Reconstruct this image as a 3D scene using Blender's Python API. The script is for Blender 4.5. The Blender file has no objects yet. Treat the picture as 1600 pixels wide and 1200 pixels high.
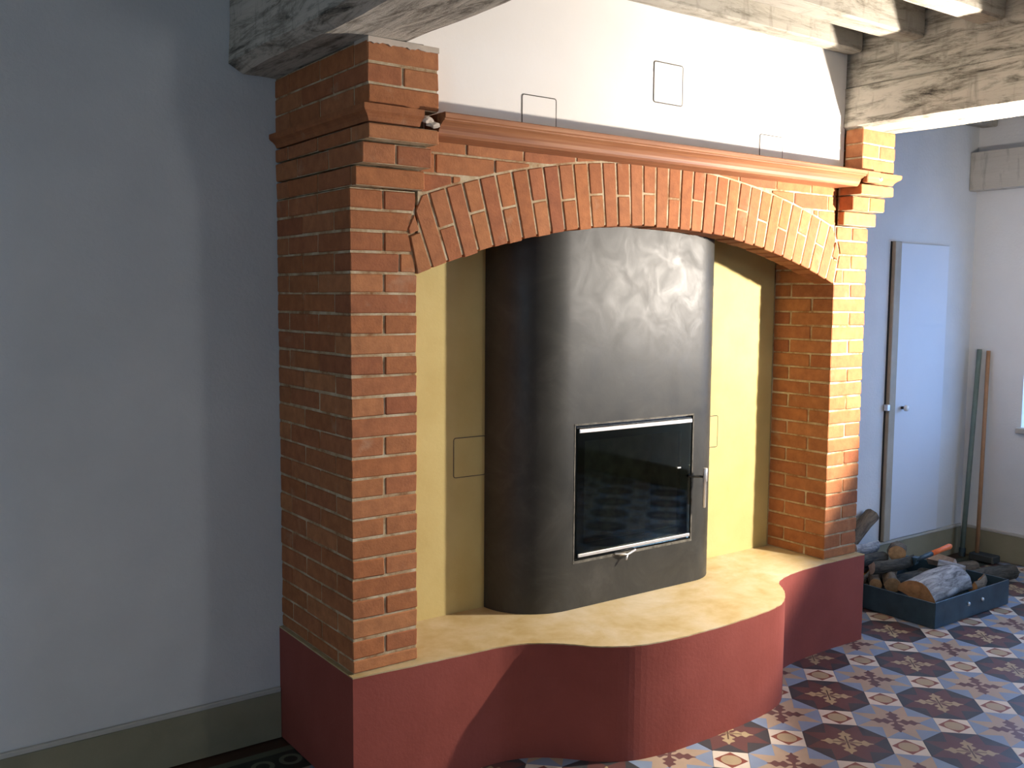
import bpy, bmesh, math, random
from mathutils import Vector, Matrix, noise
random.seed(7)
C = bpy.context.scene.collection
S = bpy.context.scene

# ------------------------------------------------------------------ camera
cam_d = bpy.data.cameras.new('camera'); cam = bpy.data.objects.new('camera', cam_d); C.objects.link(cam)
CP = Vector((-1.4545, -2.9332, 1.7478)); YAW, PIT, ROL, FPX = 0.62605, -0.0885, 0.00715, 1511.4
fw = Vector((math.sin(YAW)*math.cos(PIT), math.cos(YAW)*math.cos(PIT), math.sin(PIT)))
r0 = Vector((math.cos(YAW), -math.sin(YAW), 0)); u0 = r0.cross(fw)
r1 = r0*math.cos(ROL)+u0*math.sin(ROL); u1 = u0*math.cos(ROL)-r0*math.sin(ROL)
M = Matrix((r1, u1, -fw)).transposed().to_4x4(); M.translation = CP
cam.matrix_world = M
cam_d.sensor_width = 36; cam_d.lens = FPX/1600*36; cam_d.clip_start = .05
S.camera = cam

# ------------------------------------------------------------------ light and exposure
w = bpy.data.worlds.new('sky'); S.world = w; w.use_nodes = True
w.node_tree.nodes['Background'].inputs[0].default_value = (.45, .6, .9, 1)
w.node_tree.nodes['Background'].inputs[1].default_value = .6

def light(name, kind, loc, target, energy, col, **kw):
    d = bpy.data.lights.new(name, kind); d.energy = energy; d.color = col
    for k, v in kw.items(): setattr(d, k, v)
    o = bpy.data.objects.new(name, d); C.objects.link(o); o.location = loc
    o.rotation_euler = (Vector(target)-Vector(loc)).to_track_quat('-Z', 'Y').to_euler()
    return o
LAMP = (3.0, -1.23, 1.87)
light('work_lamp', 'SPOT', LAMP, (LAMP[0]-.75, LAMP[1]+.6, LAMP[2]+.25), 520, (1, .895, .765),
      spot_size=math.radians(137), spot_blend=.16, shadow_soft_size=.035)
light('added_right_wall_fill', 'SPOT', (3.04, -1.25, 1.87), (4.04, -1.22, 2.19), 52, (1, .96, .92), spot_size=math.radians(118), spot_blend=.5, shadow_soft_size=.035)  # added spot without a real lamp, brightens the right wall
# area lights at the windows; the far side and left ones are added fill
light('daylight_side_window', 'AREA', (5.39, -.74, 1.46), (4.0, -.74, 1.30), 37, (.24, .48, 1.0), shape='RECTANGLE', size=1.85, size_y=.98)
light('added_fill_far_side', 'AREA', (4.97, -2.95, 1.55), (3.0, -1.6, .5), 45, (.32, .55, 1.0), shape='RECTANGLE', size=.95, size_y=1.2)  # added blue fill for the plinth front and floor
light('daylight_front_window', 'AREA', (2.62, -5.42, 1.55), (2.2, 0, 1.2), 19, (.94, .97, 1), shape='RECTANGLE', size=.4, size_y=1.2)
light('added_fill_left', 'AREA', (-3.9, -3.6, 1.6), (0, -1.2, 1.4), 27, (.42, .70, 1.0), shape='RECTANGLE', size=.9, size_y=1.2)  # added blue fill for the shadows by the left wall
vs = S.view_settings
vs.view_transform = 'Standard'; vs.look = 'None'; vs.gamma = 1; vs.use_curve_mapping = False; vs.exposure = 0

# ------------------------------------------------------------------ material helpers
class X:                                    # tiny expression wrapper over Math nodes
    nt = None
    def __init__(s, v): s.v = v
    def op(a, o, b=None, c=None):
        n = X.nt.nodes.new('ShaderNodeMath'); n.operation = o
        for i, q in enumerate((a, b, c)):
            if q is None: continue
            q = q.v if isinstance(q, X) else q
            if isinstance(q, (int, float)): n.inputs[i].default_value = q
            else: X.nt.links.new(q, n.inputs[i])
        return X(n.outputs[0])
    def __add__(a, b): return a.op('ADD', b)
    def __sub__(a, b): return a.op('SUBTRACT', b)
    def __rsub__(a, b): return X(b).op('SUBTRACT', a)
    def __mul__(a, b): return a.op('MULTIPLY', b)
    def __truediv__(a, b): return a.op('DIVIDE', b)
    def __lt__(a, b): return a.op('LESS_THAN', b)
    def __gt__(a, b): return a.op('GREATER_THAN', b)
    def abs(a): return a.op('ABSOLUTE')
    def floor(a): return a.op('FLOOR')
def newmat(name, rough=.8, spec=.3):
    m = bpy.data.materials.new(name); m.use_nodes = True
    b = m.node_tree.nodes['Principled BSDF']
    b.inputs['Roughness'].default_value = rough; b.inputs['Specular IOR Level'].default_value = spec
    return m, m.node_tree, b
def N(nt, t, **kw):
    n = nt.nodes.new(t)
    for k, v in kw.items():
        if k in n.inputs: n.inputs[k].default_value = v
        else: setattr(n, k, v)
    return n
def coords(nt, kind='Object', scale=(1, 1, 1)):
    t = N(nt, 'ShaderNodeTexCoord'); mp = N(nt, 'ShaderNodeMapping'); mp.inputs['Scale'].default_value = scale
    if kind == 'World':
        g = N(nt, 'ShaderNodeNewGeometry'); nt.links.new(g.outputs['Position'], mp.inputs[0])
    else: nt.links.new(t.outputs[kind], mp.inputs[0])
    return mp.outputs[0]
def nz(nt, vec, scale, detail=4, rough=.55, dist=0):
    n = N(nt, 'ShaderNodeTexNoise', Scale=scale, Detail=detail, Roughness=rough, Distortion=dist)
    nt.links.new(vec, n.inputs['Vector']); return n.outputs['Fac']
def ramp(nt, fac, stops):
    r = N(nt, 'ShaderNodeValToRGB'); e = r.color_ramp.elements
    while len(e) < len(stops): e.new(.5)
    for q, (p, c) in zip(e, stops): q.position = p; q.color = (*c, 1) if len(c) == 3 else c
    nt.links.new(fac, r.inputs[0]); return r.outputs[0]
def mix(nt, fac, a, b, mode='MIX'):
    n = N(nt, 'ShaderNodeMix', data_type='RGBA', blend_type=mode)
    for s, v in ((0, fac), (6, a), (7, b)):
        if isinstance(v, (int, float)): n.inputs[s].default_value = v
        elif isinstance(v, tuple): n.inputs[s].default_value = (*v, 1)
        else: nt.links.new(v, n.inputs[s])
    return n.outputs[2]
def bump(nt, b, h, strength=.3, dist=.01):
    n = N(nt, 'ShaderNodeBump', Strength=strength, Distance=dist); nt.links.new(h, n.inputs['Height']); nt.links.new(n.outputs[0], b.inputs['Normal'])

def plaster(name, c1, c2, scale=2.2, bs=.25, rough=.85, fine=60):
    m, nt, b = newmat(name, rough, .2); v = coords(nt, 'World')
    f = nz(nt, v, scale, 6, .6)
    nt.links.new(ramp(nt, f, [(.3, c1), (.7, c2)]), b.inputs['Base Color'])
    f2 = nz(nt, v, fine, 4, .6); f3 = nz(nt, v, 9, 3)
    a = N(nt, 'ShaderNodeMath', operation='ADD'); nt.links.new(f2, a.inputs[0]); nt.links.new(f3, a.inputs[1])
    bump(nt, b, a.outputs[0], bs, .006); return m
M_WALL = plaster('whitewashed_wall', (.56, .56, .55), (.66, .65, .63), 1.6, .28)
M_CHIM = plaster('fresh_white_plaster', (.76, .73, .69), (.80, .77, .74), 2, .06)
M_YEL = plaster('ochre_plaster', (.46, .36, .145), (.54, .445, .20), 3.2, .12)
M_RED = plaster('oxide_red_plaster', (.22, .052, .038), (.28, .072, .055), 3.0, .14, .7)
M_WALR = plaster('whitewashed_wall_lit_copy', (.68, .68, .67), (.76, .75, .73), 1.6, .28)  # same whitewash as the other walls, paler to stand in for more light
M_BASE = plaster('grey_green_plinth_paint', (.22, .20, .13), (.30, .27, .18), 3, .2, .75)
M_BEAD = plaster('pale_bead', (.42, .40, .35), (.5, .48, .43), 3, .2, .75)
M_DOOR = plaster('door_paint', (.60, .62, .65), (.66, .67, .69), 1.2, .08, .55)
M_DFRM = plaster('door_frame_paint', (.33, .29, .22), (.42, .37, .29), 6, .2, .6)

# screed on the hearth top: ochre, rubbed pale towards the middle of the ledge
m, nt, b = newmat('ochre_screed', .6, .3); M_SCR = m
v = coords(nt, 'World'); f = nz(nt, v, 3.4, 7, .62, .6); f2 = nz(nt, v, 14, 5, .6)
c = ramp(nt, f, [(.3, (.40, .28, .095)), (.5, (.49, .38, .20)), (.7, (.56, .48, .34))])
c = mix(nt, .25, c, ramp(nt, f2, [(.35, (.34, .25, .11)), (.7, (.60, .52, .40))])); nt.links.new(c, b.inputs['Base Color'])
bump(nt, b, f2, .12, .004)

# brick
def brickmat(name, cols, rough=.82):
    m, nt, b = newmat(name, rough, .25)
    oi = N(nt, 'ShaderNodeObjectInfo'); v = coords(nt, 'World')
    base = ramp(nt, oi.outputs['Random'], [(i/(len(cols)-1), c) for i, c in enumerate(cols)])
    f = nz(nt, v, 22, 6, .65); f2 = nz(nt, v, 7, 4, .6, .4); f3 = nz(nt, v, 120, 3, .6)
    c = mix(nt, .55, base, ramp(nt, f, [(.3, (.55, .5, .48)), (.7, (1.25, 1.2, 1.12))]), 'MULTIPLY')
    c = mix(nt, ramp(nt, f2, [(.62, (0, 0, 0)), (.82, (.42, .42, .42))]), c, (.50, .36, .24))       # lime bloom
    nt.links.new(c, b.inputs['Base Color'])
    a = N(nt, 'ShaderNodeMath', operation='ADD'); nt.links.new(f, a.inputs[0]); nt.links.new(f3, a.inputs[1]); bump(nt, b, a.outputs[0], .3, .004)
    return m
M_BRK = brickmat('fired_brick', [(.315, .115, .045), (.37, .15, .06), (.34, .125, .055), (.42, .18, .075), (.29, .10, .045), (.38, .145, .055)])
m, nt, b = newmat('lime_mortar', .9, .1); M_MOR = m
v = coords(nt, 'World'); f = nz(nt, v, 9, 7, .7)
nt.links.new(ramp(nt, f, [(.36, (.26, .13, .06)), (.47, (.40, .29, .17)), (.62, (.54, .45, .31))]), b.inputs['Base Color']); bump(nt, b, nz(nt, v, 70, 4), .5, .006)

# polished black plaster of the stove
m, nt, b = newmat('black_trowelled_plaster', .45, .27); M_STV = m
v = coords(nt, 'World'); f = nz(nt, v, 4.0, 8, .7, .7); f2 = nz(nt, v, 8, 9, .7, .8)
nt.links.new(ramp(nt, f, [(.3, (.026, .025, .021)), (.55, (.040, .038, .032)), (.75, (.062, .058, .05))]), b.inputs['Base Color'])
rr = ramp(nt, f2, [(.3, (.38,)*3), (.7, (.54,)*3)]); nt.links.new(rr, b.inputs['Roughness'])
bump(nt, b, f2, .07, .01)

# whitewashed old timber, grain along one axis
def timber(name, axis, lo=.42, hi=.55, k=1.0):
    m, nt, b = newmat(name, .85, .2)
    sc = {'X': (.8, 5, 5), 'Y': (5, .8, 5), 'Z': (5, 5, .8)}[axis]
    v = coords(nt, 'World', sc); v2 = coords(nt, 'World', tuple(9 if s < 1 else 2.2 for s in sc))
    f = nz(nt, v, 4.2, 9, .76, .5); g = nz(nt, v2, 2.0, 5, .6, .3)
    c = ramp(nt, f, [(lo-.06, (.05, .045, .04)), (lo+.02, (.24, .22, .18)), (hi, (.52*k, .48*k, .41*k)), (.8, (.60*k, .56*k, .49*k))])
    c = mix(nt, ramp(nt, g, [(.55, (0, 0, 0)), (.68, (.45, .45, .45))]), c, (.17, .15, .12))
    nt.links.new(c, b.inputs['Base Color']); bump(nt, b, f, .6, .012); return m
M_TX = timber('whitewashed_joist_timber', 'X', .38, .50, .72); M_TY = timber('whitewashed_beam_timber', 'Y', .40, .53)
M_TP = timber('pale_painted_beam', 'Y', .22, .34)
m, nt, b = newmat('mantel_wood', .5, .4); M_WOOD = m
v = coords(nt, 'World', (.8, 30, 30)); f = nz(nt, v, 2.2, 6, .6, .4)
nt.links.new(ramp(nt, f, [(.3, (.21, .072, .03)), (.55, (.34, .14, .06)), (.75, (.44, .21, .10))]), b.inputs['Base Color']); bump(nt, b, f, .15, .003)

def flat(name, col, rough=.6, metal=0, spec=.4, var=.12, scale=18):
    m, nt, b = newmat(name, rough, spec); b.inputs['Metallic'].default_value = metal
    f = nz(nt, coords(nt, 'World'), scale, 4)
    lo = tuple(x*(1-var) for x in col); hi = tuple(min(1, x*(1+var)) for x in col)
    nt.links.new(ramp(nt, f, [(.3, lo), (.7, hi)]), b.inputs['Base Color']); return m
M_BLK = flat('black_enamel', (.012, .013, .013), .3, 0, .5)
M_FIRE = flat('firebox_lining', (.20, .19, .16), .9, 0, .2, .3)
M_STEEL = flat('brushed_steel', (.74, .72, .70), .38, .75)
M_LINE = flat('dark_vent_gap', (.10, .085, .07), .8, 0, .1)
M_TRAY = flat('blackened_sheet_steel', (.04, .075, .10), .36, .25, .5, .3, 9)
M_BOLT = flat('galvanised_bolt', (.55, .58, .6), .35, .8)
M_CUT = flat('sawn_wood_end', (.33, .21, .11), .85, 0, .2, .25, 40)
M_SPL = flat('split_wood', (.40, .22, .10), .85, 0, .2, .25, 30)
M_SPLO = flat('orange_split_wood', (.62, .29, .05), .85, 0, .2, .25, 30)
M_SPLP = flat('pale_split_wood', (.42, .33, .27), .85, 0, .2, .2, 30)
M_ORG = flat('orange_grip', (.75, .16, .04), .5)
M_RUB = flat('dark_rubber_grip', (.03, .05, .06), .5)
M_GRN = flat('green_pole', (.16, .21, .18), .5); M_STK = flat('orange_brown_stick', (.38, .20, .10), .6)
M_BRSH = flat('dark_bristle', (.035, .04, .04), .9); M_KNOB = flat('white_porcelain', (.75, .75, .72), .2)
M_SHARD = flat('broken_plaster_tan', (.50, .42, .34), .9)
def barkmat(name, lo, hi):
    m, nt, b = newmat(name, .9, .2); v = coords(nt, 'Object', (1, 1, .25)); f = nz(nt, v, 28, 7, .7, .8)
    nt.links.new(ramp(nt, f, [(.34, lo), (.62, hi)]), b.inputs['Base Color']); bump(nt, b, f, .9, .012); return m
M_BKS = barkmat('silver_bark', (.10, .10, .10), (.42, .42, .42)); M_BKB = barkmat('brown_bark', (.05, .04, .03), (.20, .15, .10)); M_BKD = barkmat('dark_bark', (.02, .02, .018), (.10, .09, .07))
# tinted stove glass
m, nt, b = newmat('stove_glass'); M_GLS = m
tr = N(nt, 'ShaderNodeBsdfTransparent'); tr.inputs[0].default_value = (.62, .66, .60, 1)
gl = N(nt, 'ShaderNodeBsdfGlossy', Roughness=.03); fr = N(nt, 'ShaderNodeFresnel', IOR=1.36); ms = N(nt, 'ShaderNodeMixShader')
for a_, b_ in ((fr.outputs[0], ms.inputs[0]), (tr.outputs[0], ms.inputs[1]), (gl.outputs[0], ms.inputs[2]), (ms.outputs[0], nt.nodes['Material Output'].inputs[0])): nt.links.new(a_, b_)
m, nt, b = newmat('window_glass'); M_WGL = m
tr = N(nt, 'ShaderNodeBsdfTransparent'); tr.inputs[0].default_value = (.9, .94, .95, 1)
gl = N(nt, 'ShaderNodeBsdfGlossy', Roughness=.02); ms = N(nt, 'ShaderNodeMixShader'); ms.inputs[0].default_value = .06
for a_, b_ in ((tr.outputs[0], ms.inputs[1]), (gl.outputs[0], ms.inputs[2]), (ms.outputs[0], nt.nodes['Material Output'].inputs[0])): nt.links.new(a_, b_)

# patterned cement tiles: dark and light octagons with stars and flowers, small diamonds between
TD, TX0, TY0 = .329, 2.132, -.39
m, nt, b = newmat('encaustic_cement_tile', .42, .4); M_TILE = m; X.nt = nt
g = N(nt, 'ShaderNodeNewGeometry'); sp = N(nt, 'ShaderNodeSeparateXYZ'); nt.links.new(g.outputs['Position'], sp.inputs[0])
px, py = X(sp.outputs[0]), X(sp.outputs[1])
uu, vv = (px-TX0)/TD, (py-TY0)/TD
ii, jj = (uu+.5).floor(), (vv+.5).floor()
lx, ly = uu-ii, vv-jj
par = ((ii+jj)*.5); par = (par-par.floor())*2
rr_ = (lx*lx+ly*ly).op('SQRT'); th = ly.op('ARCTAN2', lx)
q = th/(math.pi/4); q = (q-q.floor()-.5).abs()*(math.pi/4)
def starmask(R1, R2):
    nx_, ny_ = R2*math.cos(math.pi/8), R2*math.sin(math.pi/8)
    return ((rr_*q.op('COSINE'))*ny_ + (rr_*q.op('SINE'))*(R1-nx_)) < (R1*ny_)
star, star2 = starmask(.535, .31), starmask(.535, .275)
ph = th/(math.pi/2); ph = (ph-ph.floor()-.5)*(math.pi/2)
pa, pb = rr_*ph.op('COSINE'), (rr_*ph.op('SINE')).abs()
lobe = ((pa/.31).op('MINIMUM', 1)*math.pi).op('SINE').abs()
fl = pb < (lobe*.064*((pa*58).op('COSINE')*.38+1)+.003)
fl = fl*(pa < .31)
vein = (pb < .010)*(pa < .17)
da, db = .5-lx.abs(), .5-ly.abs()
dia = (da+db) < .2929
din = da.op('MAXIMUM', db) < .138
dci = (da*da+db*db).op('SQRT') < .118
wear = nz(nt, coords(nt, 'World'), 5, 6, .65)
K = lambda fac, a, b_: mix(nt, fac.v, a, b_)
dark = K(star, (.046, .048, .052), (.115, .050, .046)); dark = K(fl, dark, (.36, .28, .16)); dark = K(vein, dark, (.10, .06, .04))
lite = K(star2, (.20, .26, .36), (.38, .285, .205)); lite = K(fl, lite, (.12, .055, .052))
oc = K(par, dark, lite)
di = K(din, (.60, .53, .44), (.21, .065, .045)); di = K(dci, di, (.36, .28, .17))
oc = K(dia, oc, di)
bt = .622-py                                  # border strip along the back wall
ring = ((px/.11)-(px/.11).floor()-.5)*.11; ry = bt-.2; rg = (ring*ring+ry*ry).op('SQRT')
rgm = ((rg-.035).abs() < .009)
bo = K(rgm, (.022, .028, .022), (.14, .16, .11)); bo = K(bt < .13, bo, (.10, .11, .075)); bo = K(bt < .09, bo, (.055, .022, .012))
oc = K(bt < .29, oc, bo)
oc = mix(nt, .35, oc, ramp(nt, wear, [(.3, (.6, .6, .6)), (.7, (1.2, 1.2, 1.2))]), 'MULTIPLY')
nt.links.new(oc, b.inputs['Base Color'])
nt.links.new(ramp(nt, wear, [(.3, (.33,)*3), (.7, (.5,)*3)]), b.inputs['Roughness'])

# ------------------------------------------------------------------ mesh helpers
def link(name, me, mat=None, parent=None, smooth=False):
    o = bpy.data.objects.new(name, me); C.objects.link(o)
    if mat and not me.materials: me.materials.append(mat)
    if parent: o.parent = parent
    if smooth:
        for p_ in me.polygons: p_.use_smooth = True
    return o
def tag(o, label=None, cat=None, group=None, kind=None):
    for k, v_ in (('label', label), ('category', cat), ('group', group), ('kind', kind)):
        if v_: o[k] = v_
    return o
def empty(name, loc=(0, 0, 0), parent=None):
    o = bpy.data.objects.new(name, None); C.objects.link(o); o.location = loc; o.empty_display_size = .05
    if parent: o.parent = parent
    return o
def bm_box(bm, x0, x1, y0, y1, z0, z1):
    vs_ = [bm.verts.new((x, y, z)) for x in (x0, x1) for y in (y0, y1) for z in (z0, z1)]
    for f in ((0, 1, 3, 2), (4, 6, 7, 5), (0, 4, 5, 1), (2, 3, 7, 6), (0, 2, 6, 4), (1, 5, 7, 3)): bm.faces.new([vs_[i] for i in f])
def done(bm, name, mat, parent=None, bev=0, seg=1, smooth=False, merge=False):
    if merge: bmesh.ops.remove_doubles(bm, verts=bm.verts, dist=1e-5)
    if bev: bmesh.ops.bevel(bm, geom=list(bm.edges), offset=bev, segments=seg, affect='EDGES', clamp_overlap=True)
    bmesh.ops.recalc_face_normals(bm, faces=bm.faces)
    me = bpy.data.meshes.new(name); bm.to_mesh(me); bm.free()
    return link(name, me, mat, parent, smooth)
def boxes(name, bs, mat, parent=None, bev=0, seg=1):
    bm = bmesh.new()
    for q_ in bs: bm_box(bm, *q_)
    return done(bm, name, mat, parent, bev, seg)
def prism(bm, poly, y0, y1):                 # polygon in XZ extruded along Y
    a = [bm.verts.new((x, y0, z)) for x, z in poly]; b_ = [bm.verts.new((x, y1, z)) for x, z in poly]
    n = len(poly); bm.faces.new(a); bm.faces.new(b_[::-1])
    for i in range(n): bm.faces.new((a[i], b_[i], b_[(i+1) % n], a[(i+1) % n]))
def plan(bm, poly, z0, z1, cap=True):        # polygon in XY extruded along Z
    a = [bm.verts.new((x, y, z0)) for x, y in poly]; b_ = [bm.verts.new((x, y, z1)) for x, y in poly]
    n = len(poly)
    if cap: bm.faces.new(a[::-1]); bm.faces.new(b_)
    for i in range(n): bm.faces.new((a[i], a[(i+1) % n], b_[(i+1) % n], b_[i]))
def tube(bm, pts, r, seg=10, cap=True):
    rings = []
    for i, p_ in enumerate(pts):
        p_ = Vector(p_); t = (Vector(pts[min(i+1, len(pts)-1)])-Vector(pts[max(i-1, 0)])).normalized()
        a = t.orthogonal().normalized(); bb = t.cross(a); rad = r[i] if isinstance(r, (list, tuple)) else r
        rings.append([bm.verts.new(p_+(a*math.cos(2*math.pi*k/seg)+bb*math.sin(2*math.pi*k/seg))*rad) for k in range(seg)])
    for A, B in zip(rings, rings[1:]):
        for k in range(seg): bm.faces.new((A[k], A[(k+1) % seg], B[(k+1) % seg], B[k]))
    if cap: bm.faces.new(rings[0][::-1]); bm.faces.new(rings[-1])
def rough_beam(name, x0, x1, y0, y1, z0, z1, mat, axis, amp=.008, step=.05, cham=None):
    """hewn timber: a box with waney edges and an uneven surface"""
    L0, L1 = (x0, x1) if axis == 'X' else (y0, y1); A0, A1 = (y0, y1) if axis == 'X' else (x0, x1)
    cl, cr = cham or (.012, .012)
    prof = [(A0, z1), (A0, z0+cl*.6), (A0+cl, z0), ((A0+cl+A1-cr)/2, z0), (A1-cr, z0), (A1, z0+cr*.6), (A1, z1)]
    pp = []
    for (a, za), (b_, zb) in zip(prof, prof[1:]):
        n = max(1, int(math.hypot(b_-a, zb-za)/step))
        pp += [(a+(b_-a)*k/n, za+(zb-za)*k/n) for k in range(n)]
    pp.append(prof[-1])
    n = max(2, int((L1-L0)/step)); bm = bmesh.new(); rows = []
    for i in range(n+1):
        l = L0+(L1-L0)*i/n; row = []
        for a, z in pp:
            k = noise.noise(Vector((l*2.2, a*6, z*6)))*amp+noise.noise(Vector((l*9, a*14, z*14+5)))*amp*.45
            k2 = noise.noise(Vector((l*2.2+9, a*6, z*6)))*amp
            if z >= z1-1e-6: k = k2 = 0
            row.append(bm.verts.new((l, a+k, z+k2) if axis == 'X' else (a+k, l, z+k2)))
        rows.append(row)
    for A, B in zip(rows, rows[1:]):
        for k in range(len(pp)-1): bm.faces.new((A[k], A[k+1], B[k+1], B[k]))
        bm.faces.new((A[-1], A[0], B[0], B[-1]))
    bm.faces.new(rows[0]); bm.faces.new(rows[-1][::-1])
    return done(bm, name, mat)

# ------------------------------------------------------------------ the room
H, L, W1, W2, YW, YR, CEIL = .45, 2.864, .255, .260, .622, .36, 3.09
XL, XR, YF = -4.0, 5.0, -5.5
tag(boxes('floor', [(XL-.2, XR+.5, YF-.2, YW+.2, -.12, -.004)], M_TILE), 'floor of patterned cement tiles with octagons, stars and diamonds', 'floor', kind='structure')
FLOOR = bpy.data.objects['floor']
tag(boxes('ceiling', [(XL-.2, XR+.5, YF-.2, YW+.2, CEIL, CEIL+.1)], M_WALL), 'whitewashed ceiling above the joists', 'ceiling', kind='structure')
tag(boxes('wall_back', [(XL, XR, YW, YW+.2, 0, CEIL)], M_WALL), 'rough white plaster wall behind the fireplace', 'wall', kind='structure')
tag(boxes('wall_left', [(XL-.2, XL, YF, -4.15, 0, CEIL), (XL-.2, XL, -3.05, YW, 0, CEIL), (XL-.2, XL, -4.15, -3.05, 0, .9), (XL-.2, XL, -4.15, -3.05, 2.3, CEIL)], M_WALL), 'white plaster wall on the left side of the room', 'wall', kind='structure')
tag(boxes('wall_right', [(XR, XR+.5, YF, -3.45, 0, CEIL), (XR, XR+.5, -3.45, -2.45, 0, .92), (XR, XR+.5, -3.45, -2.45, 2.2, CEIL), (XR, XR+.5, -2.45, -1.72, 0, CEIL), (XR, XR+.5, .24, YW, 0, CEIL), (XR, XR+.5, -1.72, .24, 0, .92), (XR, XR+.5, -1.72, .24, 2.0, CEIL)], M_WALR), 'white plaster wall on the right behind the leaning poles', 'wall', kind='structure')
tag(boxes('wall_front', [(XL, 2.1, YF-.2, YF, 0, CEIL), (3.14, XR, YF-.2, YF, 0, CEIL), (2.1, 3.14, YF-.2, YF, 0, .9), (2.1, 3.14, YF-.2, YF, 2.2, CEIL)], M_WALL), 'white plaster wall behind the camera', 'wall', kind='structure')
tag(boxes('wall_recess', [(W1, L-W2, YR, YW-.002, H, CEIL)], M_YEL), 'ochre yellow plaster wall inside the fireplace recess', 'wall', kind='structure')
tag(boxes('wall_chimney', [(.266, 2.603, -.03, .11, 2.302, CEIL), (.165, .266, -.03, .11, 2.60, CEIL)], M_CHIM), 'smooth white chimney wall above the mantel shelf', 'wall', kind='structure')
# skirting band painted on the walls, with its pale bead
def skirting(name, run, label):
    x0, x1, y0, y1 = run
    o = boxes(name, [(x0, x1, y0, y1, .0, .186)], M_BASE); tag(o, label, 'baseboard', kind='structure')
    boxes('bead', [(x0, x1, y0-.004 if x1-x0 > y1-y0 else y0, y1, .187, .206)] if x1-x0 > y1-y0 else [(x0-.004, x1, y0, y1, .187, .206)], M_BEAD, o, .003)
skirting('baseboard_left', (XL, -.014, YW-.014, YW), 'grey-green painted skirting along the back wall left of the fireplace')
skirting('baseboard_back', (L+.02, XR-.016, YW-.014, YW), 'grey-green skirting along the back wall under the narrow door')
skirting('baseboard_right', (XR-.014, XR, YF, YW-.02), 'grey-green skirting along the right wall behind the poles')
# windows
def window(name, run, z0, z1, axis, label):
    a0, a1, p = run; o = empty(name); tag(o, label, 'window', kind='structure'); t = .05
    def bx(n, u0, u1, w0, w1, d0, d1, mt):
        return boxes(n, [(p+d0, p+d1, u0, u1, w0, w1)] if axis == 'X' else [(u0, u1, p+d0, p+d1, w0, w1)], mt, o, .004)
    bx('window_frame', a0, a0+t, z0, z1, -.03, .03, M_DFRM); bx('window_frame', a1-t, a1, z0, z1, -.03, .03, M_DFRM)
    bx('window_frame', a0+t, a1-t, z0, z0+t, -.03, .03, M_DFRM); bx('window_frame', a0+t, a1-t, z1-t, z1, -.03, .03, M_DFRM)
    mid = (a0+a1)/2; bx('mullion', mid-.03, mid+.03, z0+t, z1-t, -.03, .03, M_DFRM)
    for u0, u1 in ((a0+t, mid-.03), (mid+.03, a1-t)): bx('pane', u0, u1, z0+t, z1-t, -.004, .004, M_WGL)
    return o, bx
o, bx = window('window_1', (-1.72, .24, XR+.45), .92, 2.0, 'X', 'daylit window in the right wall, only its edge in view')
bx('sill', -1.78, .262, .88, .918, -.485, -.455, M_BEAD)
window('added_window_4', (-3.45, -2.45, XR+.1), .92, 2.2, 'X', 'made-up second window in the right wall, built around an added fill light')  # unseen window, added to go with the far side fill
window('window_2', (2.1, 3.14, YF-.1), .9, 2.2, 'Y', 'window in the wall behind the camera')
window('added_window_3', (-4.15, -3.05, XL-.1), .9, 2.3, 'X', 'made-up window in the left wall, built around an added fill light')  # unseen window, added to go with the left blue fill

# beams and joists
tag(rough_beam('ceiling_beam', -.172, .165, YF+.01, YW-.003, 2.566, CEIL-.003, M_TY, 'Y', .009, .05, (.05, .02)), 'thick whitewashed timber beam resting on the left brick post', 'beam')
o = rough_beam('ceiling_beam', 2.597, 2.878, YF+.01, YW-.003, 2.556, 2.752, M_TY, 'Y', .010, .05, (.02, .02)); tag(o, 'thick whitewashed timber beam resting on the right brick post', 'beam')
rough_beam('upper_timber', 2.614, 2.870, YF+.01, YW-.003, 2.754, CEIL-.003, M_TY, 'Y', .008, .05).parent = o
tag(rough_beam('ceiling_beam', 4.90, 4.997, YF+.01, YW-.003, 2.487, 2.74, M_TP, 'Y', .008, .06), 'whitewashed beam along the top of the far right wall', 'beam')
jy = [-.118, -.43, -.79, -1.14]
ords = ['nearest the white chimney wall', 'second from the white chimney wall', 'third from the white chimney wall', 'fourth from the white chimney wall']
for y0, od in zip(jy, ords):
    o = rough_beam('ceiling_joist', .172, 2.590, y0, y0+(.087 if y0 > -.2 else .118), 2.908, CEIL-.003, M_TX, 'X', .006, .05)
    tag(o, 'whitewashed ceiling joist between the two beams, ' + od, 'joist', 'joists between the two beams')
for y0, od in ((.49, 'touching the back wall'), (.13, 'second from the back wall'), (-.23, 'third from the back wall')):
    o = rough_beam('ceiling_joist', 2.895, 4.985, y0, y0+.118, 2.905, CEIL-.003, M_TX, 'X', .006, .06)
    tag(o, 'blue-shaded ceiling joist beyond the right beam, ' + od, 'joist', 'joists beyond the right beam')

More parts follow.
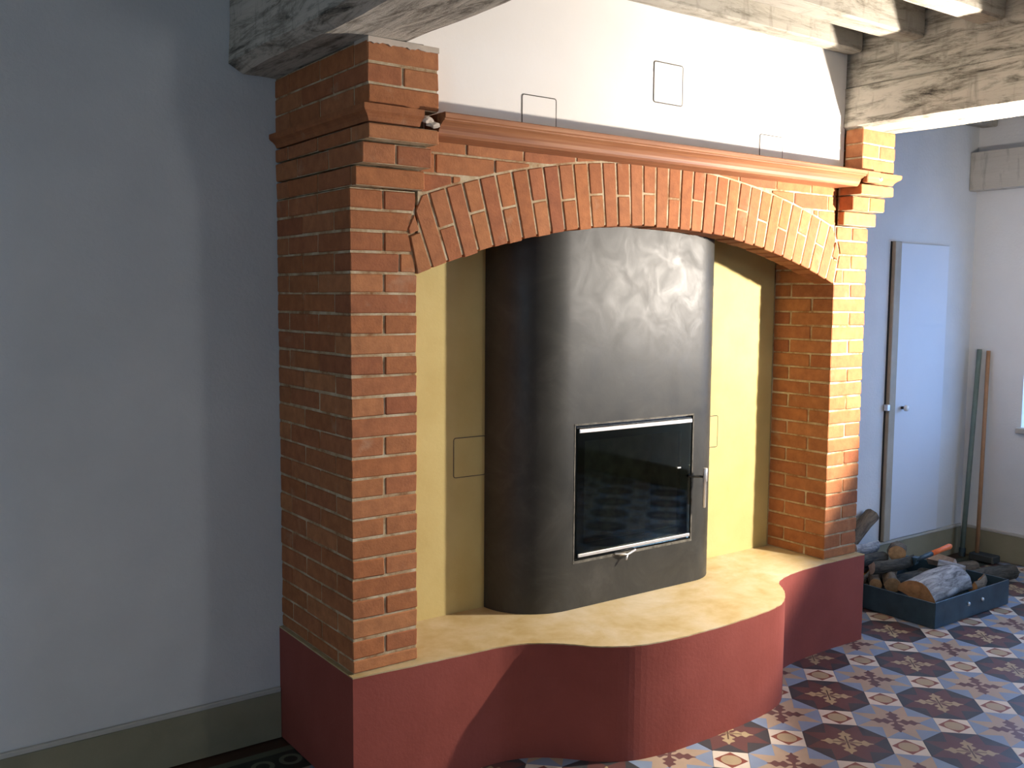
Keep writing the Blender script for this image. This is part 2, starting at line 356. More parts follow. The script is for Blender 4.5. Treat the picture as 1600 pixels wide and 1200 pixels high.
# ------------------------------------------------------------------ plinth (raised hearth)
ctl = [(-.012, -.022), (.26, -.044), (.515, -.058), (.61, -.070), (.692, -.101), (.761, -.149), (.818, -.205), (.889, -.278), (1.0, -.343), (1.158, -.374), (1.33, -.381), (1.523, -.376), (1.716, -.362), (1.864, -.33), (1.958, -.275), (2.03, -.211), (2.092, -.135), (2.169, -.089), (2.318, -.054), (2.523, -.042), (2.689, -.042), (2.878, -.046)]
def catmull(pts, n=6):
    out = []
    for i in range(len(pts)-1):
        p0, p1, p2, p3 = (Vector(pts[max(0, min(len(pts)-1, i+k))]) for k in (-1, 0, 1, 2))
        for k in range(n):
            t = k/n; out.append(tuple(.5*((2*p1)+(p2-p0)*t+(2*p0-5*p1+4*p2-p3)*t*t+(3*p1-p0-3*p2+p3)*t**3)))
    out.append(pts[-1]); return out
curve = catmull(ctl)
poly = curve+[(2.878, YW-.003), (-.012, YW-.003)]
hearth = empty('hearth_plinth', (1.4, .1, 0))
tag(hearth, 'low plinth with wavy oxide-red front and ochre top carrying the fireplace', 'hearth')
def world_child(o, par): o.parent = par; o.matrix_parent_inverse = Matrix.Translation(-Vector(par.location)); return o
bm = bmesh.new(); plan(bm, poly, 0, H-.005); world_child(done(bm, 'red_front', M_RED), hearth)
inner = [(x+random.uniform(-.0015, .0015), y+random.uniform(-.002, .002)+.001) for x, y in curve]+[(2.878, YW-.003), (-.012, YW-.003)]
bm = bmesh.new(); plan(bm, inner, H-.0045, H); world_child(done(bm, 'ochre_top', M_SCR), hearth)

# ------------------------------------------------------------------ brick fireplace
fire = empty('brick_fireplace', (0, 0, 0))
tag(fire, 'large brick fireplace surround with two pillars, segmental arch and corbelled posts', 'fireplace')
cache = {}
def brick(par, x0, x1, y0, y1, z0, z1, jit=1, name='brick'):
    d = (round(x1-x0, 3), round(y1-y0, 3), round(z1-z0, 3)); var = random.randint(0, 2)
    if (d, var) not in cache:
        bm = bmesh.new(); bm_box(bm, -d[0]/2, d[0]/2, -d[1]/2, d[1]/2, -d[2]/2, d[2]/2)
        for v_ in bm.verts: v_.co += Vector([random.uniform(-.0014, .0014) for _ in range(3)])
        bmesh.ops.bevel(bm, geom=list(bm.edges), offset=.0032, segments=1, affect='EDGES'); bmesh.ops.recalc_face_normals(bm, faces=bm.faces)
        me = bpy.data.meshes.new('brick'); bm.to_mesh(me); bm.free(); me.materials.append(M_BRK); cache[(d, var)] = me
    o = link(name, cache[(d, var)], None, par)
    o.location = ((x0+x1)/2+random.uniform(-.001, .001)*jit, (y0+y1)/2+random.uniform(-.0015, .0015)*jit, (z0+z1)/2+random.uniform(-.0008, .0008)*jit)
    o.rotation_euler = (random.uniform(-.004, .004)*jit, random.uniform(-.004, .004)*jit, random.uniform(-.004, .004)*jit)
    return o
JT = .009; PT = .07; ZT = 2.11; HB = .122
def notch(z):                                # edge of the arch ring cut into the pillar head
    if z < 1.83: return W1
    pts = [(1.83, .251), (1.985, .216), (2.06, .249), (2.2, .252)]
    for (a, xa), (b_, xb) in zip(pts, pts[1:]):
        if z <= b_: return xa+(xb-xa)*(z-a)/(b_-a)
    return .252
def poly_brick(par, pts, y0, y1, name='brick', bev=.003):
    cx = sum(p_[0] for p_ in pts)/len(pts); cz = sum(p_[1] for p_ in pts)/len(pts)
    bm = bmesh.new(); prism(bm, [(x-cx, z-cz) for x, z in pts], y0, y1)
    o = done(bm, name, M_BRK, par, bev); o.location = (cx, random.uniform(-.0012, .0012), cz); return o
def pillar(x0, sign, wd, label):
    """sign +1: outer face at x0 growing right; -1: outer face at x0 growing left"""
    X_ = lambda a: x0+sign*a
    p_ = empty('pillar', (0, 0, 0), fire); p_['label'] = label
    def bk(a0, a1, y0, y1, z0, z1, jit=1):
        xs = sorted((X_(a0), X_(a1))); return brick(p_, xs[0], xs[1], y0, y1, z0, z1, jit)
    i = .004
    xs = sorted((X_(i), X_(wd-i))); bm = bmesh.new(); bm_box(bm, xs[0], xs[1], i, YW-.003, H+.001, 1.83)
    xs = sorted((X_(i), X_(wd-i))); bm_box(bm, xs[0], xs[1], .006, YR-.004, 1.83, ZT); xs = sorted((X_(i), X_(HB))); bm_box(bm, xs[0], xs[1], YR-.004, YW-.003, 1.83, ZT)
    done(bm, 'mortar', M_MOR, p_)
    for k in range(24):
        z1 = ZT-PT*k-.0045; z0 = max(ZT-PT*(k+1)+.0045, H+.004)
        if k < 4:                            # head courses cut to the curve of the arch
            zs = [z0+(z1-z0)*t for t in (0, .25, .5, .75, 1)]
            edge = [(X_(notch(z)), z) for z in zs]
            if k % 2 == 0: bk(0, HB, 0, .25, z0, z1); pts = [(X_(HB+JT), z1), (X_(HB+JT), z0)]+edge; dep = .12
            elif k == 3: bk(0, .183, 0, .12, z0, z1); pts = [(X_(.183+JT), z1), (X_(.183+JT), z0)]+edge; dep = .12
            else: pts = [(X_(0), z1), (X_(0), z0)]+edge; dep = .12
            poly_brick(p_, pts, 0, dep)
            if k % 2 == 0: bk(wd-HB, wd, .125, .235, z0, z1); bk(wd-HB, wd, .244, YR-.004, z0, z1)
            else: bk(wd-HB, wd, .125, YR-.004, z0, z1)
        elif k % 2 == 0: bk(0, HB, 0, .25, z0, z1); bk(HB+JT, wd, 0, .25, z0, z1)
        else: bk(0, wd, 0, .12, z0, z1)
        if k % 2 == 0:
            bk(0, HB, .259, .509, z0, z1); bk(0, HB, .518, YW-.004, z0, z1)
            if k >= 4: bk(wd-HB, wd, .259, YR-.004, z0, z1)
        else:
            bk(0, HB, .129, .379, z0, z1); bk(0, HB, .388, YW-.004, z0, z1)
            if k >= 4: bk(wd-HB, wd, .129, YR-.004, z0, z1)
    return p_
pillar(0, 1, W1, 'left brick pillar with its shaded side face')
pillar(L, -1, W2, 'right brick pillar lit on its front face')

def post(x0, sign, wd, cuts, label):
    X_ = lambda a: x0+sign*a
    p_ = empty('corbelled_post', (0, 0, 0), fire); p_['label'] = label
    def bk(a0, a1, y0, y1, z0, z1):
        xs = sorted((X_(a0), X_(a1))); return brick(p_, xs[0], xs[1], y0, y1, z0, z1)
    def core(a0, a1, y0, y1, z0, z1):
        xs = sorted((X_(a0), X_(a1))); bm_box(bmc, xs[0], xs[1], y0, y1, z0, z1)
    bmc = bmesh.new(); i = .0045
    rows = [(2.11, 2.178, -.045, 'one'), (2.178, 2.250, -.090, 'two'), (2.250, 2.303, -.135, 'one')]
    top = [(2.358, 2.424, 'one'), (2.424, 2.490, 'two'), (2.490, 2.562, 'one')]
    for z0, z1, y0, kind in rows:
        core(i, wd-i, y0+i, -.004, z0+.003, z1-.003); core(i, HB-i, -.004, YW-.004, z0+.003, z1-.003)
        a, b_ = z0+.004, z1-.004
        yb = -.012
        if kind == 'two': bk(0, HB, y0, y0+.25, a, b_); bk(HB+JT, wd, y0, yb, a, b_); s = y0+.259
        else: bk(0, wd, y0, yb, a, b_); s = yb+.008
        while s < YW-.05: e = min(s+.25, YW-.004); bk(0, HB, s, e, a, b_); s = e+.009
    for z0, z1, kind in top:
        core(i, wd-i, -.135+i, -.036, z0, z1); core(i, HB-i, -.04, YW-.004, z0, z1)
        a, b_ = z0+.004, z1-.004; yb = -.038
        if kind == 'two': bk(0, HB, -.135, .115, a, b_); bk(HB+JT, wd, -.135, yb, a, b_); s = .124
        else: bk(0, wd, -.135, yb, a, b_); s = yb+.008
        while s < YW-.05: e = min(s+.25, YW-.004); bk(0, HB, s, e, a, b_); s = e+.009
    done(bmc, 'mortar', M_MOR, p_)
    # moulded cap course: front piece and side pieces
    prof = [(-.004, 2.306), (.002, 2.318), (.010, 2.326), (.022, 2.334), (.026, 2.340), (.026, 2.355)]
    bm = bmesh.new(); a0, a1 = -.0, cuts
    def sweep(path_out, ya, yb_):            # moulded brick: profile bulges outwards
        pass
    ring = []
    for o_, z in prof: ring.append([(X_(-o_), -.135-o_, z), (X_(a1), -.135-o_, z), (X_(a1), -.04, z), (X_(HB), -.04, z), (X_(HB), YW-.004, z), (X_(-o_), YW-.004, z)])
    vv_ = [[bm.verts.new(q_) for q_ in r_] for r_ in ring]
    for A, B in zip(vv_, vv_[1:]):
        for k in range(6): bm.faces.new((A[k], A[(k+1) % 6], B[(k+1) % 6], B[k]))
    bm.faces.new(vv_[0]); bm.faces.new(vv_[-1][::-1])
    done(bm, 'moulded_cap', M_BRK, p_)
    return p_
pl = post(0, 1, .262, .192, 'left stepped corbel and post under the beam')
pr = post(L, -1, W2, .155, 'right stepped corbel and post under the beam')
def lump(name, par, c, s, mat, seed):
    bm = bmesh.new(); bmesh.ops.create_icosphere(bm, subdivisions=2, radius=1)
    for v_ in bm.verts:
        k = 1+.45*noise.noise(v_.co*1.7+Vector((seed, 0, 0))); v_.co = Vector((v_.co.x*s[0], v_.co.y*s[1], v_.co.z*s[2]))*k
    o = done(bm, name, mat, par); o.location = c; return o
lump('broken_plaster', pl, (.212, -.138, 2.330), (.024, .010, .012), M_SHARD, 1)
lump('broken_plaster', pl, (.243, -.132, 2.318), (.026, .012, .011), M_SHARD, 4)
bm = bmesh.new(); nn = 26
for i_ in range(nn):
    xa, xb = .001+.260*i_/nn, .001+.260*(i_+1)/nn; za = 2.548+.010*noise.noise(Vector((i_*.7, 3, 0))); zb = 2.548+.010*noise.noise(Vector((i_*.7+.7, 3, 0)))
    prism(bm, [(xa, za), (xb, zb), (xb, 2.566), (xa, 2.566)], -.1385, -.04)
done(bm, 'lime_smear', M_SHARD, pl, merge=True)
lump('broken_plaster', pr, (2.703, -.166, 2.325), (.012, .010, .009), M_SHARD, 7)

# arch
AXC, AZC, AR = 1.4295, 2.047-3.22, 3.22
arch = empty('arch', (0, 0, 0), fire); arch['label'] = 'segmental arch of upright bricks'
def clip(poly, px_, pz_, nx, nz_):
    out = []
    for i in range(len(poly)):
        a, b_ = poly[i], poly[(i+1) % len(poly)]
        da_ = (a[0]-px_)*nx+(a[1]-pz_)*nz_; db_ = (b_[0]-px_)*nx+(b_[1]-pz_)*nz_
        if da_ >= 0: out.append(a)
        if da_*db_ < 0: t = da_/(da_-db_); out.append((a[0]+(b_[0]-a[0])*t, a[1]+(b_[1]-a[1])*t))
    return out
def ringclip(poly):
    for s, x_ in ((1, 0), (-1, 2*AXC)):
        A, B, D = (x_+s*.259, 1.83), (x_+s*.224, 1.985), (x_+s*.259, 2.06)
        for (q0, q1) in ((A, B), (B, D)):
            dx, dz = q1[0]-q0[0], q1[1]-q0[1]; n_ = (s*dz, -s*dx)
            poly = clip(poly, q0[0], q0[1], *n_)
            if len(poly) < 3: return []
    return clip(poly, 0, 2.299, 0, -1)
def rad(phi, r): return (AXC+r*math.sin(phi), AZC+r*math.cos(phi))
NV = 35; PH = math.asin((AXC-.255)/AR); dphi = 2*PH/NV; gap = .0042/AR
for k in range(-1, NV+1):
    p0, p1 = -PH+dphi*k+gap, -PH+dphi*(k+1)-gap
    ri = AR+random.uniform(-.003, .003); sp_ = .128+random.uniform(-.012, .012)
    segs = [(ri, AR+.25)] if k % 2 else [(ri, AR+sp_-.004), (AR+sp_+.004, AR+.25)]
    for a, b_ in segs:
        pg = ringclip([rad(p0, a), rad(p1, a), rad(p1, b_), rad(p0, b_)])
        if len(pg) < 3: continue
        ar_ = abs(sum(pg[i][0]*pg[(i+1) % len(pg)][1]-pg[(i+1) % len(pg)][0]*pg[i][1] for i in range(len(pg))))/2
        if ar_ < .0004: continue
        poly_brick(arch, pg, 0, .112, 'voussoir', .0028)
# spandrel courses between the arch and the shelf
def ext(x): return AZC+math.sqrt((AR+.258)**2-(x-AXC)**2)
for r_, (z0, z1) in enumerate(((2.11, 2.178), (2.178, 2.250), (2.250, 2.302))):
    for s in (0, 1):
        xs0 = .266 if s == 0 else 2.600; x = xs0; sg = 1 if s == 0 else -1; first = [.13, .06, .19][r_]; ln = first
        for n_ in range(6):
            xe = x+sg*ln
            a, b_ = sorted((x, xe)); pts_t = [b_, a]; bot = []
            for i_ in range(9):
                xx = a+(b_-a)*i_/8; bot.append((xx, max(z0+.004, ext(xx))))
            okp = [q_ for q_ in bot if q_[1] < z1-.012]
            if len(okp) >= 2:
                a2, b2 = okp[0][0], okp[-1][0]
                poly_brick(arch, okp+[(b2, z1-.004), (a2, z1-.004)], 0, .108, 'brick', .0025)
            x = xe+sg*.008; ln = .245
# mortar behind the joints of the arch and spandrels
bm = bmesh.new(); pts = [rad(-PH+2*PH*i_/60, AR+.008) for i_ in range(61)]
pts = [(.262, pts[0][1]+.012)]+pts[1:-1]+[(2*AXC-.262, pts[-1][1]+.012)]
for (xa, za), (xb, zb) in zip(pts, pts[1:]):
    prism(bm, [(xa, za), (xb, zb), (xb, 2.298), (xa, 2.298)], .0035, .108)
done(bm, 'mortar', M_MOR, arch, merge=True)

# mantel shelf
pf = [(-.031, 2.300), (-.003, 2.300), (-.003, 2.288), (-.115, 2.288), (-.122, 2.296), (-.128, 2.308), (-.138, 2.320), (-.152, 2.330), (-.162, 2.3335), (-.162, 2.338), (-.168, 2.341), (-.168, 2.355), (-.164, 2.359), (-.031, 2.359)]
bm = bmesh.new(); x0, x1 = .268, 2.600; A = [bm.verts.new((x0, y, z)) for y, z in pf]; B = [bm.verts.new((x1, y, z)) for y, z in pf]
for k in range(len(pf)): bm.faces.new((A[k], A[(k+1) % len(pf)], B[(k+1) % len(pf)], B[k]))
bm.faces.new(A); bm.faces.new(B[::-1])
shelf = done(bm, 'mantel_shelf', M_WOOD); tag(shelf, 'long moulded reddish-brown wooden mantel shelf above the arch', 'shelf')
# its tongue that laps over the right corbel
boxes('shelf_end', [(2.601, 2.706, -.168, -.137, 2.305, 2.359)], M_WOOD, shelf, .004)

# ------------------------------------------------------------------ stove
st = empty('stove', (1.41, .24, H)); tag(st, 'black plastered built-in stove with rounded corners and glass door under the arch', 'stove')
SF = .118; DX0, DX1, DZ0, DZ1 = 1.074, 1.770, .650, 1.228
XA, XB, XC_, XD = .786, 1.045, 1.80, 2.02
def sc(o): return world_child(o, st)
out = []
for k in range(15): t = math.pi/2*k/14; out.append((XB-(XB-XA)*math.cos(t), (YR-.004)-(YR-.004-SF)*math.sin(t)))
out2 = []
for k in range(15): t = math.pi/2*k/14; out2.append((XC_+(XD-XC_)*math.sin(t), (YR-.004)-(YR-.004-SF)*math.cos(t)))
bm = bmesh.new(); ZTOP = 2.6
def strip(pts_, z0, z1):
    for (xa, ya), (xb, yb) in zip(pts_, pts_[1:]):
        bm.faces.new([bm.verts.new(q_) for q_ in ((xa, ya, z0), (xb, yb, z0), (xb, yb, z1), (xa, ya, z1))])
for z0, z1 in ((H+.001, DZ0), (DZ0, DZ1), (DZ1, ZTOP)):
    strip(out, z0, z1); strip(out2, z0, z1); strip([(XB, SF), (DX0, SF)], z0, z1); strip([(DX1, SF), (XC_, SF)], z0, z1)
    if z0 != DZ0: strip([(DX0, SF), (DX1, SF)], z0, z1)
# reveal of the opening
RD = .03
for a, b_ in (((DX0, DZ0), (DX1, DZ0)), ((DX1, DZ0), (DX1, DZ1)), ((DX1, DZ1), (DX0, DZ1)), ((DX0, DZ1), (DX0, DZ0))):
    bm.faces.new([bm.verts.new(q_) for q_ in ((a[0], SF, a[1]), (b_[0], SF, b_[1]), (b_[0], SF+RD, b_[1]), (a[0], SF+RD, a[1]))])
body = done(bm, 'body', M_STV, None, merge=True); sc(body)
for p_ in body.data.polygons: p_.use_smooth = True
body.data.set_sharp_from_angle(angle=math.radians(40))
sc(boxes('pale_joint', [(DX0-.002, DX0+.003, SF-.0015, SF+.004, DZ0, DZ1), (DX1-.003, DX1+.002, SF-.0015, SF+.004, DZ0, DZ1), (DX0-.004, DX1+.004, SF-.0015, SF+.004, DZ1-.003, DZ1+.004), (DX0-.004, DX1+.004, SF-.0015, SF+.006, DZ0-.006, DZ0+.004)], flat('pale_grout', (.13, .12, .10), .9, 0, .2, .5, 40)))
# firebox behind the glass
sc(boxes('firebox', [(DX0+.03, DX1-.03, YR-.016, YR-.006, DZ0, DZ1), (DX0+.03, DX0+.04, SF+.05, YR-.016, DZ0, DZ1), (DX1-.04, DX1-.03, SF+.05, YR-.016, DZ0, DZ1), (DX0+.03, DX1-.03, SF+.05, YR-.016, DZ0, DZ0+.02), (DX0+.03, DX1-.03, SF+.05, YR-.016, DZ1-.02, DZ1)], M_FIRE))
g_ = .010
dr = boxes('door', [(DX0+g_, DX0+.055, SF+.002, SF+.02, DZ0+g_, DZ1-g_), (DX1-.075, DX1-g_, SF+.002, SF+.02, DZ0+g_, DZ1-g_), (DX0+.055, DX1-.075, SF+.002, SF+.02, DZ1-.070, DZ1-g_), (DX0+.055, DX1-.075, SF+.002, SF+.02, DZ0+g_, DZ0+.075)], M_BLK); dr['label'] = 'black framed glass stove door'; sc(dr)
sc(boxes('gasket', [(DX0+.001, DX1-.001, SF+.021, SF+.029, DZ0+.001, DZ0+.02), (DX0+.001, DX1-.001, SF+.021, SF+.029, DZ1-.02, DZ1-.001), (DX0+.001, DX0+.02, SF+.021, SF+.029, DZ0+.02, DZ1-.02), (DX1-.02, DX1-.001, SF+.021, SF+.029, DZ0+.02, DZ1-.02)], M_BLK))
boxes('glass', [(DX0+.014, DX1-.014, SF-.0028, SF+.0012, DZ0+.014, DZ1-.014)], M_GLS, dr)
boxes('chrome_strip', [(DX0+.018, DX1-.016, SF-.010, SF-.003, DZ1-.034, DZ1-.017)], M_STEEL, dr, .002)
boxes('chrome_strip', [(DX0+.018, DX1-.016, SF-.010, SF-.003, DZ0+.020, DZ0+.034)], M_STEEL, dr, .002)
bm = bmesh.new(); tube(bm, [(1.742, SF-.004, .948), (1.772, SF-.020, .946), (1.803, SF-.043, .945)], .006, 8)
hd = done(bm, 'handle', M_BLK, dr, smooth=True)
bm = bmesh.new(); tube(bm, [(1.806, SF-.046, .985), (1.806, SF-.046, .982), (1.806, SF-.046, .925), (1.804, SF-.046, .922), (1.804, SF-.046, .806), (1.804, SF-.046, .803)], [.009, .0105, .0105, .008, .008, .006], 12)
done(bm, 'grip', M_STEEL, hd, smooth=True)
bm = bmesh.new(); tube(bm, [(1.30, SF-.006, DZ0+.006), (1.36, SF-.020, DZ0-.004), (1.42, SF-.006, DZ0+.006)], .005, 8); tube(bm, [(1.36, SF-.02, DZ0-.003), (1.345, SF-.028, DZ0-.022)], .005, 8)
done(bm, 'air_lever', M_STEEL, dr, smooth=True)
boxes('latch', [(1.668, 1.690, SF-.008, SF-.003, .990, .996)], M_STEEL, dr, .001)

# ------------------------------------------------------------------ flush vent covers
def vent(x0, x1, z0, z1, y, plate, label, group):
    e = empty('vent_cover', ((x0+x1)/2, y, (z0+z1)/2)); tag(e, label, 'vent cover', group)
    hw, hh, r, t = (x1-x0)/2, (z1-z0)/2, .011, .0034
    def rr2(a, b_, rad_):
        o_ = []
        for cx, cz, st_ in ((a-rad_, b_-rad_, 0), (-a+rad_, b_-rad_, 1), (-a+rad_, -b_+rad_, 2), (a-rad_, -b_+rad_, 3)):
            for k in range(5): t_ = math.pi/2*(st_+k/4); o_.append((cx+rad_*math.cos(t_), cz+rad_*math.sin(t_)))
        return o_
    A, B = rr2(hw, hh, r), rr2(hw-t, hh-t, r-t)
    bm = bmesh.new(); n = len(A)
    for k in range(n):
        q_ = [(A[k], -.002), (A[(k+1) % n], -.002), (B[(k+1) % n], -.002), (B[k], -.002)]
        f0 = [bm.verts.new((p_[0], yy, p_[1])) for p_, yy in q_]; bm.faces.new(f0)
        f1 = [bm.verts.new((p_[0], -.0002, p_[1])) for p_ in (A[k], A[(k+1) % n])]; bm.faces.new((f0[0], f0[1], f1[1], f1[0]))
    done(bm, 'frame_gap', M_LINE, e, merge=True)
    bm = bmesh.new(); prism(bm, B, -.0016, -.0003); done(bm, 'plate', plate, e)
vent(.679, .840, 2.331, 2.491, -.03, M_CHIM, 'thin-outlined square vent cover on white wall, left one half hidden by shelf', 'flush vent covers')
vent(1.337, 1.503, 2.540, 2.704, -.03, M_CHIM, 'thin-outlined square vent cover high on the white wall, fully visible', 'flush vent covers')
vent(1.990, 2.148, 2.322, 2.482, -.03, M_CHIM, 'thin-outlined square vent cover on white wall, right one half hidden by shelf', 'flush vent covers')
vent(.634, .793, 1.014, 1.180, YR, M_YEL, 'thin-outlined square vent cover on the ochre wall left of the stove', 'flush vent covers')
vent(2.040, 2.200, 1.012, 1.172, YR, M_YEL, 'thin-outlined vent cover on the ochre wall, partly behind the right of the stove', 'flush vent covers')

# ------------------------------------------------------------------ narrow door in the back wall
dn = empty('door_1', (4.35, YW, .21)); tag(dn, 'narrow painted door with beige frame and small knob in the back wall', 'door', kind='structure')
def dc(o): return world_child(o, dn)
dc(boxes('frame', [(4.036, 4.104, YW-.030, YW-.001, .21, 2.118)], M_DFRM, None, .003))
dc(boxes('shadow_gap', [(4.024, 4.035, YW-.006, YW-.001, .21, 2.118)], M_BLK))
dc(boxes('leaf', [(4.106, 4.66, YW-.022, YW-.001, .21, 2.112)], M_DOOR, None, .003))
bm = bmesh.new(); tube(bm, [(4.185, YW-.022, 1.066), (4.185, YW-.045, 1.066)], .010, 10); kn = dc(done(bm, 'knob', M_BLK, None, smooth=True))
bm = bmesh.new(); tube(bm, [(4.185, YW-.044, 1.066), (4.185, YW-.048, 1.066), (4.185, YW-.062, 1.066), (4.185, YW-.068, 1.066)], [.012, .020, .020, .012], 12); done(bm, 'knob_head', M_KNOB, kn, smooth=True)
dc(boxes('latch', [(4.012, 4.040, YW-.034, YW-.006, 1.055, 1.095)], M_STEEL, None, .003))

# ------------------------------------------------------------------ poles in the corner
def pole(name, a, b_, r, mat, label, cat, tip=None):
    bm = bmesh.new(); A, B = Vector(a), Vector(b_); tube(bm, [A, A.lerp(B, .5), B], r, 10)
    o = done(bm, name, mat, None, smooth=True); tag(o, label, cat)
    if tip:
        bm = bmesh.new(); tube(bm, [A.lerp(B, -.012), A.lerp(B, .03)], r*1.35, 10); done(bm, 'foot', tip, o)
    return o
pole('pole', (4.880, .535, .02), (4.978, .535, 1.425), .016, M_GRN, 'slim grey-green pole with black foot leaning in the corner', 'pole', M_RUB)
bp_ = pole('broom_stick', (4.890, .435, .045), (4.982, .475, 1.417), .013, M_STK, 'orange-brown broom stick leaning on the right wall beside the green pole', 'broom')
boxes('brush_head', [(4.845, 4.94, .30, .47, .002, .05)], M_BRSH, bp_, .006)

# ------------------------------------------------------------------ firewood tray and logs
tr_ = empty('firewood_tray', (3.71, .13, 0)); tag(tr_, 'low dark sheet-metal tray holding firewood beside the plinth', 'tray')
TX, TXE, TYF, TYB, TH = 3.328, 4.096, -.185, .46, .146
def tc(o): return world_child(o, tr_)
t_ = .008
fp = tc(boxes('front_panel', [(TX, TXE, TYF, TYF+t_, .004, TH)], M_TRAY, None, .0015))
tc(boxes('back_panel', [(TX, TXE, TYB-t_, TYB, .004, TH)], M_TRAY, None, .0015))
tc(boxes('side_panel', [(TX, TX+t_, TYF+t_, TYB-t_, .004, TH-.004)], M_TRAY, None, .0015)); tc(boxes('side_panel', [(TXE-t_, TXE, TYF+t_, TYB-t_, .004, TH)], M_TRAY, None, .0015))
tc(boxes('bottom', [(TX+t_, TXE-t_, TYF+t_, TYB-t_, .004, .012)], M_TRAY))
for bx_ in (3.655, 3.80):
    bm = bmesh.new(); tube(bm, [(bx_, TYF-.0005, .083), (bx_, TYF-.008, .083), (bx_, TYF-.012, .083)], [.012, .011, .005], 8); done(bm, 'bolt', M_BOLT, fp, smooth=True)

def log(a, b_, prof, rad_, bark, label, wood=None, cut=None, seed=0, roll=0, cat='log', name='firewood_log', taper=.95, bend=.012):
    """a swept log; prof 'round' or a wedge angle for split pieces (bark arc + two flat faces)"""
    A, B = Vector(a), Vector(b_); ax = (B-A); ln = ax.length
    rot = ax.to_track_quat('Z', 'Y').to_matrix().to_4x4() @ Matrix.Rotation(roll, 4, 'Z')
    if prof == 'round': sec = [(math.cos(2*math.pi*k/14), math.sin(2*math.pi*k/14)) for k in range(14)]; flat_from = 99
    else:
        ang = math.radians(prof); sec = [(math.cos(-ang/2+ang*k/9), math.sin(-ang/2+ang*k/9)) for k in range(10)]; flat_from = 9
        for k in (1, 2, 3): sec.append((sec[9][0]*(1-k/4)+.05, sec[9][1]*(1-k/4)))
        sec.append((.05, 0))
        for k in (3, 2, 1): sec.append((sec[0][0]*(1-k/4)+.05, sec[0][1]*(1-k/4)))
        cx = sum(p_[0] for p_ in sec)/len(sec); sec = [(p_[0]-cx, p_[1]) for p_ in sec]
    n = len(sec); bm = bmesh.new(); rings = []; nr = 9
    for i_ in range(nr):
        t = i_/(nr-1); z = ln*t; bd = math.sin(t*math.pi)*bend; row = []
        for j, (x, y) in enumerate(sec):
            k = 1+.13*noise.noise(Vector((x*1.6+seed, y*1.6, z*7)))+.06*noise.noise(Vector((x*5, y*5+seed, z*16)))
            s = rad_*k*(1+(taper-1)*t); row.append(bm.verts.new((x*s+bd, y*s, z)))
        rings.append(row)
    for i_ in range(nr-1):
        for j in range(n):
            f = bm.faces.new((rings[i_][j], rings[i_][(j+1) % n], rings[i_+1][(j+1) % n], rings[i_+1][j]))
            f.material_index = 1 if j >= flat_from else 0; f.smooth = j < flat_from
    ends = [[v_.co.copy() for v_ in rings[0]], [v_.co.copy() for v_ in rings[-1]]]
    bmesh.ops.recalc_face_normals(bm, faces=bm.faces)
    me = bpy.data.meshes.new(name); bm.to_mesh(me); bm.free(); me.materials.append(bark); me.materials.append(wood or M_SPL)
    o = link(name, me); o.matrix_world = Matrix.Translation(A) @ rot; tag(o, label, cat, 'firewood beside the plinth')
    for e_, dz in ((ends[0], -.003), (ends[1], .003)):
        bm = bmesh.new(); top = [bm.verts.new(q_*1) for q_ in e_]; c_ = sum(e_, Vector())/n; cv = bm.verts.new(c_+Vector((0, 0, dz)))
        for j in range(n): bm.faces.new((top[j], top[(j+1) % n], cv))
        done(bm, 'cut_end', cut or M_CUT, o)
    return o
log((3.40, -.03, .150), (3.84, .0, .165), 165, .115, M_BKS, 'big split log with silver-grey furrowed bark lying on top', M_SPL, M_SPL, 1, 1.75)
log((3.42, .13, .150), (3.66, .30, .150), 'round', .042, M_BKB, 'thin round log with sawn end facing out beside silver log', None, M_CUT, 2)
log((3.39, .215, .135), (3.58, .335, .135), 'round', .036, M_BKB, 'thinner round log with sawn end, behind the other thin one', None, M_CUT, 3)
log((3.36, .31, .125), (3.60, .41, .125), 90, .065, M_BKB, 'small split log with bright orange-yellow cut face', M_SPLO, M_SPLO, 4, 3.4)
log((3.40, .25, .222), (3.72, .20, .225), 110, .055, M_BKD, 'pale pinkish split log lying across the left of the pile', M_SPLP, M_SPLP, 5, 3.4)
log((3.67, .265, .262), (3.93, .42, .22), 'round', .050, M_BKB, 'stubby round log with brown sawn end, highest in the middle', None, M_CUT, 6)
log((3.44, .40, .285), (3.70, .42, .27), 100, .055, M_BKS, 'mossy grey split log at the top left of the pile', M_SPLP, M_SPLP, 7, 3.3)
log((3.36, .345, .235), (3.66, .345, .225), 'round', .035, M_BKD, 'dark thin log under the mossy one at the left', None, M_CUT, 8)
log((3.30, .53, .07), (3.86, .568, .415), 'round', .048, M_BKB, 'brown log standing tilted behind the pillar with its end up', M_SPL, M_CUT, 9, 1.2)
log((3.93, .16, .185), (4.0, .03, .165), 'round', .028, M_BKS, 'short grey branch with pale sawn tip right of silver log', None, M_CUT, 10)
log((3.97, .05, .08), (4.04, .33, .08), 120, .060, M_BKD, 'dark split log at the right of the tray', M_SPL, M_CUT, 11, 1.5)
log((3.86, -.10, .105), (4.06, -.05, .110), 120, .055, M_BKB, 'small reddish split log behind the tray front', M_SPL, M_SPL, 12, 3.3)
log((4.03, .11, .175), (4.05, .29, .175), 110, .050, M_BKB, 'pale split log resting at the right end of tray', M_SPLP, M_SPLP, 13, 3.1)
log((4.22, .12, .052), (4.62, .06, .052), 'round', .050, M_BKD, 'long dark log on the floor right behind the tray', None, M_CUT, 14)
log((4.20, .29, .045), (4.55, .27, .045), 'round', .043, M_BKB, 'brown log on the floor farther back by the wall', None, M_CUT, 15)
log((3.42, -.09, .055), (3.78, -.10, .055), 'round', .045, M_BKB, 'brown log at the bottom of the tray under the silver log', None, M_SPL, 16)
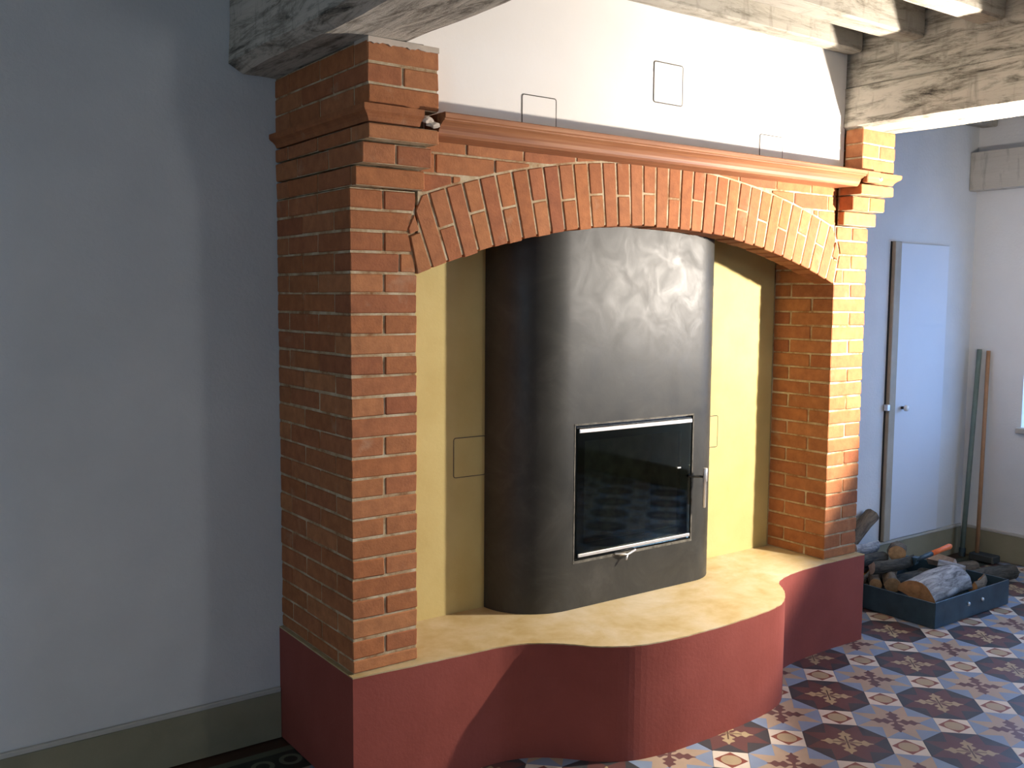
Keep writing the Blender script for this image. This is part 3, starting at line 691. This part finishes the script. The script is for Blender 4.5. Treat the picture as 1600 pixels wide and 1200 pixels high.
log((3.42, .03, .055), (3.80, .06, .055), 'round', .045, M_BKD, 'dark log at the bottom of the tray in the middle', None, M_CUT, 17)
log((3.42, .30, .065), (3.95, .28, .065), 'round', .052, M_BKD, 'dark log at the bottom of the tray towards the back', None, M_CUT, 18)
log((3.45, .405, .17), (3.70, .405, .17), 'round', .045, M_BKD, 'dark log against the back of the tray below the mossy one', None, M_CUT, 19)
# hatchet with its two-colour handle
ht = empty('hatchet', (3.70, .165, .24)); tag(ht, 'hatchet with black and orange handle lying on the logs', 'hatchet')
def hc(o): return world_child(o, ht)
hA, hB = Vector((3.70, .165, .243)), Vector((4.00, .125, .292)); hm = hA.lerp(hB, .45)
bm = bmesh.new(); tube(bm, [hA, hA.lerp(hm, .5), hm], [.013, .014, .015], 10); hc(done(bm, 'shaft', M_RUB, None, smooth=True))
bm = bmesh.new(); tube(bm, [hm, hm.lerp(hB, .5), hm.lerp(hB, .92), hB], [.016, .015, .018, .013], 10); hc(done(bm, 'grip', M_ORG, None, smooth=True))
bm = bmesh.new(); prism(bm, [(3.690, .215), (3.725, .220), (3.722, .262), (3.688, .258)], .150, .182)
for v_ in bm.verts:
    if v_.co.z < .225: v_.co.y = .166+(v_.co.y-.166)*.2
hc(done(bm, 'head', M_TRAY))

# ------------------------------------------------------------------ floor tiles in view
def proj(p_):
    d = Vector(p_)-CP; z = d.dot(fw)
    return (800+FPX*d.dot(r1)/z, 600-FPX*d.dot(u1)/z) if z > .2 else (-9e9, 0)
def covered(x, y): return -.2 < x-0 and x < 2.72 and y > .12
k1 = TD*.5-.0006; k2 = k1*.41421
oct_ = [(k1, k2), (k2, k1), (-k2, k1), (-k1, k2), (-k1, -k2), (-k2, -k1), (k2, -k1), (k1, -k2)]
dd = TD*.2929-.0009; dia_ = [(dd, 0), (0, dd), (-dd, 0), (0, -dd)]
def tilemesh(name, pl_):
    bm = bmesh.new(); plan(bm, pl_, -.0035, 0); n = len(pl_)
    bmesh.ops.recalc_face_normals(bm, faces=bm.faces); me = bpy.data.meshes.new(name); bm.to_mesh(me); bm.free(); me.materials.append(M_TILE); return me
mo, md = tilemesh('octagon_tile', oct_), tilemesh('diamond_tile', dia_)
for i in range(-16, 10):
    for j in range(-4, 4):
        x, y = TX0+i*TD, TY0+j*TD
        for me, xx, yy in ((mo, x, y), (md, x+TD/2, y+TD/2)):
            u_, v_ = proj((xx, yy, 0))
            if not (-120 < u_ < 1750 and 700 < v_ < 1330) or xx > XR-.17 or covered(xx, yy) or yy > .20: continue
            if 0.1 < xx < 2.75 and yy > -.0: continue
            o = link(me.name, me, None, FLOOR); o.location = (xx, yy, random.uniform(-.0004, .0003))
